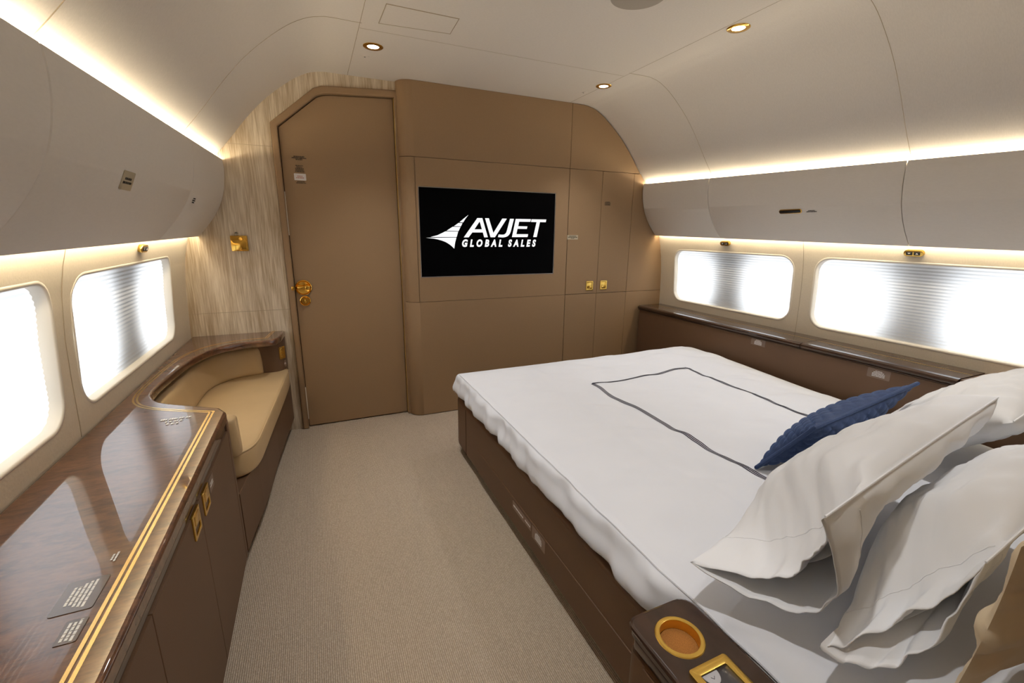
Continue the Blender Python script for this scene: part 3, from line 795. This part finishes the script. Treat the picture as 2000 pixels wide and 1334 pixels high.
# ------------------------------------------------------------------ bed
bed = thing('bed', 'wide double bed with brown leather covered base and white mattress', 'bed')
bx0, bx1, by0, by1 = .696, 2.44, -.02, 2.415
bpoly = fillet([(bx0, by0), (bx1, by0), (bx1, by1), (bx0, by1)], {2: .06, 3: .11}, 8)
prism('base', bpoly, 'z', .055, .345, M_BED, bed, bev=.014, seg=3, bev_ang=60, ang=40)
prism('plinth', [(.765, by0+.02), (bx1-.05, by0+.02), (bx1-.05, by1-.10), (.765, by1-.10)], 'z', 0, .055, M_DARKGAP, bed)
dr = box('drawer_front', bx0-.0035, bx0+.01, .62, 1.985, .062, .186, M_BED, bed, .0025)
bm = bmesh.new(); addbox(bm, bx0-.0012, bx0+.002, 2.180, 2.183, .06, .33); finish('corner_seam', bm, M_DARKGAP, bed)
RB, UB = (0, -1, 0), (0, 0, 1)
xd = bx0-.0037
placard(dr, (xd, 1.470, .155), RB, UB, .115, .036, M_STICKB, [.095], M_WTXT, .012)
placard(dr, (xd, 1.380, .157), RB, UB, .058, .032, M_STICKB, [.048], M_WTXT, .011)
placard(dr, (xd, 1.287, .152), RB, UB, .108, .054, M_STICKB, [.03, .05, .055, .055, .055], M_WTXT, .007)
mp_ = fillet([(.755, .0), (2.37, .0), (2.37, 2.31), (.755, 2.31)], {2: .08, 3: .10}, 6)
prism('mattress', mp_, 'z', .346, .445, M_LINEN, bed, bev=.02, seg=3, bev_ang=60)
box('headboard', .70, 2.44, -.085, -.03, 0, .98, M_TAN, bed, .012)

# duvet: crowned top that folds over the edges, ruffled sides, stitched triple border
DX0, DX1, DY1, DY0 = .722, 2.392, 2.345, -.01
def duvet(s, t, lift=0):
    a = max(DX0-s, 0); a2 = max(s-DX1, 0); b = max(t-DY1, 0)
    x = min(max(s, DX0), DX1); y = min(t, DY1)
    d = min(x-DX0, DX1-x, DY1-y)
    # crown, a little lower toward the window side
    z = .487 + .062*(1-exp(-d/.15)) - .012*sm((x-1.7)/.7)
    z += .030*sm((y-1.3)/.8)*sm((x-1.5)/.7)*sm((DY1-y)/.15)            # puffed far right corner
    wgt = sm(d/.10)
    z += wgt*(.014*nz(x*2.7+3, y*2.4) + .013*nz(x*5.5+1, y*7.0+x*2, 4) + .005*nz(x*12+y*5, y*15, 9))
    # diagonal pull folds and the pressed storage creases
    u = (x-1.0)*.55 + (y-.9)*.9
    z += wgt*.009*exp(-((u-.35)/.035)**2)*sm((x-.8)/.2)*sm((1.5-x)/.3)
    z += wgt*.008*exp(-((u-.02)/.030)**2)*sm((x-.75)/.2)*sm((1.35-x)/.3)
    z += wgt*.0035*exp(-((x-1.02+.03*nz(y*2))/.014)**2)
    z -= wgt*.0022*exp(-((x-1.115)/.010)**2)
    r = .030
    A_ = max(a, a2); L = (A_**5+b**5)**.2
    Le = max(sqrt(A_*A_+b*b), 1e-9)
    if L > 0:
        k = r*(1-exp(-L/r)); drop = L-k
        ux, uy = ((-a if a else a2)/Le, b/Le)
        along = t if a and not b else (s if b and not a else s+t)
        ruff = .016*nz(along*8.5, L*7, 2)*sm(L/.05) + .009*nz(along*19+L*9, L*9, 5)*sm(L/.04)
        bulge = .012*sin(min(L/.14, 1)*pi)
        flare = .017*sm((L-.06)/.06)
        out = k*.85 + bulge + flare + ruff
        if a and not b: out = lerp(.25*out, out, sm((t-.56)/.14))
        x += ux*out; y += uy*out
        z -= drop
        if a and not b: z += .004*nz(along*11, 3)
    return Vector((x, y, z+lift))
ns, nt_ = 150, 190
def hang(t): return .132 + .012*nz(t*3.3, 8) + .008*nz(t*9, 1)
rows = []
svals = [-1 + k/17 for k in range(17)] + [k/115 for k in range(116)] + [1 + (k+1)/10 for k in range(10)]
tvals = [DY0 + (DY1-DY0)*k/165 for k in range(166)] + [DY1 + .125*(k+1)/15 for k in range(15)]
for t in tvals:
    row = []
    for s in svals:
        if s < 0: S = DX0 + s*hang(t)
        elif s > 1: S = DX1 + (s-1)*.085
        else: S = lerp(DX0, DX1, s)
        row.append(duvet(S, t))
    rows.append(row)
bm = bmesh.new(); addrings(bm, rows, False)
dv = finish('duvet', bm, M_LINEN, ang=80)
tag(dv, 'white duvet with a navy triple line border spread over the bed', 'duvet')
md = dv.modifiers.new('thick', 'SOLIDIFY'); md.thickness = .007; md.offset = -1
md2 = None
# triple stitched lines
def line_strip(bm, p0, p1, off, w, cut0, cut1):
    d = (Vector(p1)-Vector(p0)); Ln = d.length; d.normalize(); n_ = Vector((-d.y, d.x))
    K = int(Ln/.008); rA = []; 
    for i in range(K+1):
        q = Vector(p0) + d*lerp(-cut0, Ln+cut1, i/K)
        wob = .0022*nz(q.x*13, q.y*13, 6)
        rA.append([duvet(*(q + n_*(off+wob-w/2)), lift=.0009), duvet(*(q + n_*(off+wob+w/2)), lift=.0009)])
    addrings(bm, rA, False)
cr4 = [(1.232, .70), (1.232, 1.772), (1.868, 1.772), (1.868, .88)]
bm = bmesh.new()
for i in range(3):
    for o_ in (-.0072, 0, .0072):
        c = -o_
        line_strip(bm, cr4[i], cr4[i+1], o_, .0042, c if i else 0, c if i < 2 else 0)
bs = finish('border_stripe', bm, M_STRIPE, dv, ang=80)
bs['label'] = 'navy triple line border'
bm = bmesh.new()
addtube(bm, [duvet(DX0-.010, DY0+.05+(DY1-DY0-.06)*k/150, .0015) for k in range(151)], .0032, 6)
finish('edge_piping', bm, M_LINEN, dv)

# ------------------------------------------------------------------ pillows
def ptop(c, u, v):
    a, a2, b, b2 = c
    return (a*(1-u)+a2*u)*(1-v) + (b*(1-u)+b2*u)*v
def pillow(name, label, corners, Tf, Tb, m, open_left=True, hem=.05, seed=1, mouth=.03, pe=.5, wr=1.0, nu=72, nv=48, sag=(0, 0, 0), front=None):
    """cotton pillow: corners = bottom-left, bottom-right, top-left, top-right of its middle sheet"""
    c = [Vector(q) for q in corners]
    n0 = ((c[1]-c[0]).cross(c[2]-c[0])).normalized()
    ref = Vector(front) if front else Vector((0, 1, .3))
    if n0.dot(ref) < 0: n0 = -n0
    root = thing(name, label, 'pillow')
    sag = Vector(sag); Lx = (c[1]-c[0]).length
    def fv(v): return max(1-abs(2*v-1)**2.4, 0)**pe
    def fu(u): return max(1-abs(2*u-1)**2.6, 0)**pe
    def P(u, v, side, shrink=1.0, wrk=1.0):
        vv = .5 + (v-.5)*(1-.05*sin(pi*min(max(u, 0), 1)))*(shrink if shrink < 1 else 1)
        uu = u if open_left and u < .5 else .5 + (u-.5)*(1-.05*sin(pi*v))
        q = ptop(c, uu, vv)
        T = (Tf if side > 0 else Tb)*shrink
        body = T*fu(max(u, 0))*fv(v)
        s_ = sin(pi*v)**.8 if 0 < v < 1 else 0
        if open_left:
            k = sm((.34-u)/.34)
            if shrink < 1: k = min(k, .75)
            off = side*lerp(body, mouth*s_ if shrink == 1 else body, k)
            q = q + sag*(k*s_)
        else:
            off = side*body
        f_ = fv(v)*(1 if open_left and u < .5 else fu(u))
        w = nz(u*5+seed, v*6, seed*3.1)*.010 + nz(u*11+seed, v*13, side*2+seed)*.006 + nz(u*24, v*26, side+seed)*.0018
        w += .007*sin(u*30 + 6*nz(u*3, v*3, seed))*sm((v-.70)/.28)*sm((1-v)/.06)
        if open_left: w += .010*sm((.2-u)/.2)*nz(v*7, side*5, seed+u*4)
        return q + n0*(off + side*w*wr*wrk*sm(f_/.25))
    us = [(-hem + (1+hem)*k/nu) if open_left else k/nu for k in range(nu+1)]
    bm = bmesh.new()
    addrings(bm, [[P(u, k/nv, 1) for k in range(nv+1)] + [P(u, 1-k/nv, -1) for k in range(1, nv)] for u in us], True, not open_left, False)
    bmesh.ops.remove_doubles(bm, verts=bm.verts[:], dist=2e-4)
    case = finish('pillowcase', bm, m, root, ang=75)
    if open_left:
        md = case.modifiers.new('thick', 'SOLIDIFY'); md.thickness = .0022; md.offset = -1
        def I(u, v, side):
            e = sm((u-.09)/.20)**.5
            return ptop(c, u, .5+(v-.5)*.86) + sag*(sin(pi*(.5+(v-.5)*.86))**.8*sm((.34-u)/.34)) + n0*side*.52*e*lerp(mouth*.5, (Tf if side > 0 else Tb), sm((u-.08)/.42))*fv(v)
        bm = bmesh.new()
        addrings(bm, [[I(.10+.45*k/24, j/20, 1) for j in range(21)] + [I(.10+.45*k/24, 1-j/20, -1) for j in range(1, 20)] for k in range(25)], True, True, True)
        bmesh.ops.remove_doubles(bm, verts=bm.verts[:], dist=2e-4)
        finish('pillow_insert', bm, M_PILLOWW, root, ang=70)
        # stitched line that marks the deep hem
        for side in (1, -1):
            bm = bmesh.new(); addtube(bm, [P(.115, .03+.94*k/40, side)+n0*side*.0004 for k in range(41)], .0009, 5); finish('hem_stitch', bm, m, root)
    bm = bmesh.new()
    addtube(bm, [P(us[k], 1.0, 1) + Vector((0, 0, .0008)) for k in range(1, nu-1)], .0022, 6)
    finish('seam', bm, m, root)
    return root
pillow('pillow', 'large cream pillow with its open hem toward the aisle, leaning behind the navy cushion',
       [(.705, .590, .600), (1.54, .74, .615), (.735, .372, .842), (1.555, .462, .902)], .085, .070, M_PILLOW, hem=.02, seed=2, mouth=.036, sag=(.080, -.065, -.085))
pillow('pillow', 'cream pillow lying behind the leaning one, hem hanging over the mattress edge',
       [(.765, .352, .590), (1.52, .465, .605), (1.020, .262, .745), (1.62, .270, .86)], .106, .020, M_PILLOW, hem=.02, seed=5, mouth=.024, sag=(-.01, -.01, -.065), front=(-.2, .3, 1))
pillow('pillow', 'cream pillow tinted for shade in the lower right corner nearest the camera',
       [(.850, .212, .590), (1.60, .185, .60), (.808, .183, .900), (1.60, .165, .93)], .026, .03, M_SHADED, open_left=False, seed=8)
pillow('pillow', 'white pillow leaning at the window side beyond the large cream pillow',
       [(1.66, .79, .600), (2.36, .80, .600), (1.70, .47, .800), (2.38, .50, .86)], .105, .085, M_PILLOWW, open_left=False, seed=11)
pillow('pillow', 'white pillow at the window side, half hidden between the other pillows',
       [(1.63, .42, .605), (2.34, .43, .605), (1.64, .32, .80), (2.36, .31, .84)], .05, .05, M_PILLOWW, open_left=False, seed=14)

# navy quilted cushion
def cushion():
    c = [Vector(q) for q in [(1.245, .855, .562), (1.72, .94, .575), (1.315, .745, .735), (1.812, .735, .812)]]
    n0 = ((c[1]-c[0]).cross(c[2]-c[0])).normalized()
    if n0.y < 0: n0 = -n0
    root = thing('cushion', 'navy blue quilted velvet cushion leaning on the large cream pillow', 'cushion')
    nu, nv = 90, 70
    def P(u, v, side):
        uu = .5+(u-.5)*(1-.07*sin(pi*v)); vv = .5+(v-.5)*(1-.10*sin(pi*u))
        f_ = (max(1-abs(2*u-1)**2.2, 0)*max(1-abs(2*v-1)**2.2, 0))**.6
        q_ = abs(sin(pi*(u*9+v*7)))*abs(sin(pi*(u*9-v*7)))
        return ptop(c, uu, vv) + n0*side*(.055*f_ + .006*(q_**.5)*sm(f_/.2))
    bm = bmesh.new()
    addrings(bm, [[P(k/nu, j/nv, 1) for j in range(nv+1)] + [P(k/nu, 1-j/nv, -1) for j in range(1, nv)] for k in range(nu+1)], True)
    bmesh.ops.remove_doubles(bm, verts=bm.verts[:], dist=2e-4)
    finish('cover', bm, M_NAVY, root, ang=80)
    edge = [P(k/40, 0, 1) for k in range(41)] + [P(1, k/40, 1) for k in range(1, 41)] + [P(1-k/40, 1, 1) for k in range(1, 41)] + [P(0, 1-k/40, 1) for k in range(1, 40)]
    bm = bmesh.new(); addtube(bm, edge, .0065, 8, loop=True); finish('piping', bm, M_NAVY, root)
cushion()

# ------------------------------------------------------------------ night stand
ns_ = thing('nightstand', 'dark burl topped night stand beside the bed head with gold fittings', 'nightstand')
nx0, nx1, ny1, ny0 = .520, .671, .572, -.02
nt = .53
np_ = fillet([(nx0, ny0), (nx1, ny0), (nx1, ny1), (nx0, ny1)], {2: .032, 3: .022}, 6)
hole = [(.587+.0385*cos(2*pi*k/40), .502+.0385*sin(2*pi*k/40)) for k in range(40)]
bm = bmesh.new(); addprism(bm, np_, 'z', nt-.028, nt, .006, 3, (), 60)
prism('top', np_, 'z', nt-.026, nt, M_LACQ, ns_, bev=.0, holes=[hole[::-1]])
bm.free()
bm = bmesh.new(); addtube(bm, [(x, y, nt-.0055) for x, y in np_], .006, 8, loop=True); finish('rounded_edge', bm, M_LACQ, ns_)
box('lacquer_rail', nx0+.004, nx1-.003, ny0, ny1-.012, nt-.060, nt-.028, M_LACQ, ns_, .008, 3)
nb = prism('body', fillet([(nx0+.002, ny0), (nx1-.002, ny0), (nx1-.002, ny1-.004), (nx0+.002, ny1-.004)], {2: .03, 3: .02}, 6), 'z', .05, nt-.0615, M_BED, ns_)
box('drawer_front', nx0-.002, nx0+.004, -.01, .520, .07, nt-.064, M_BED, ns_, .002)
box('plinth', nx0+.03, nx1-.005, 0, ny1-.04, 0, .05, M_DARKGAP, ns_, 0)
M = Matrix.Translation((.587, .502, nt))
bm = bmesh.new(); lathe(bm, [(.0365, -.022), (.0365, -.001), (.0375, .0015), (.040, .0022), (.0455, .0015), (.047, .000), (.046, -.001), (.0388, -.002), (.0388, -.022)], 56, M)
chd = finish('cup_holder', bm, M_GOLDP, ns_)
bm = bmesh.new(); lathe(bm, [(0, -.0185), (.0362, -.0185), (.0362, -.022), (0, -.022)], 48, M); finish('cork_liner', bm, M_CORK, chd)
# control panel: gold bezel, dark display, round grey key
cpx0, cpx1, cpy1, cpy0 = .545, .634, .440, .335
bm = bmesh.new(); addprism(bm, rrect(cpx0, cpx1, cpy0, cpy1, .006, 4), 'z', nt-.001, nt+.006, .002, 2, [rrect(cpx0+.014, cpx1-.014, cpy0+.014, cpy1-.016, .002, 2)[::-1]])
cp = finish('control_panel', bm, M_GOLDP, ns_)
box('display', cpx0+.0135, cpx1-.0135, cpy0+.0135, cpy1-.0155, nt-.001, nt+.002, M_GLASSY, cp, .0004)
kc = (.5785, .4215)
bm = bmesh.new()
addprism(bm, [(kc[0]-.017+.0, kc[1]+.0015)] + [(kc[0]-.017*cos(pi*j/20), kc[1]+.0015-.021*sin(pi*j/20)) for j in range(1, 20)] + [(kc[0]+.017, kc[1]+.0015)], 'z', nt+.002, nt+.0036, .0006)
kk = finish('grey_key', bm, M_GREY, cp)
bm = bmesh.new(); addtube(bm, [(kc[0]-.004, kc[1]-.006, nt+.0038), (kc[0], kc[1]-.0105, nt+.0038), (kc[0]+.004, kc[1]-.006, nt+.0038)], .0005, 5); finish('chevron', bm, M_BLACK, kk)

# ------------------------------------------------------------------ daylight, camera, look
w = bpy.data.worlds.new('daylight'); SC.world = w; w.use_nodes = True
bg = w.node_tree.nodes['Background']; bg.inputs['Color'].default_value = (.90, .95, 1.0, 1); bg.inputs['Strength'].default_value = 3.4

cam = bpy.data.cameras.new('camera'); co = bpy.data.objects.new('camera', cam); COL.objects.link(co)
yaw, pit, rol = .41842, .24413, .012107
fwd = Vector((sin(yaw)*cos(pit), cos(yaw)*cos(pit), -sin(pit))); rt = Vector((cos(yaw), -sin(yaw), 0)); up = rt.cross(fwd)
r2 = rt*cos(rol) + up*sin(rol); u2 = -rt*sin(rol) + up*cos(rol)
M = Matrix((r2, u2, -fwd)).transposed().to_4x4(); M.translation = (0, 0, 1.29)
co.matrix_world = M
cam.sensor_width = 36; cam.lens = 36*865.77/2000; cam.clip_start = .02
SC.camera = co
SC.view_settings.view_transform = 'Standard'; SC.view_settings.look = 'None'
SC.view_settings.gamma = 1; SC.view_settings.use_curve_mapping = False
SC.view_settings.exposure = 0.12
SC.cycles.max_bounces = 8; SC.cycles.diffuse_bounces = 5; SC.cycles.caustics_reflective = False; SC.cycles.caustics_refractive = False
SC.cycles.sample_clamp_indirect = 5

SC.cycles.denoising_input_passes = 'RGB_ALBEDO_NORMAL'
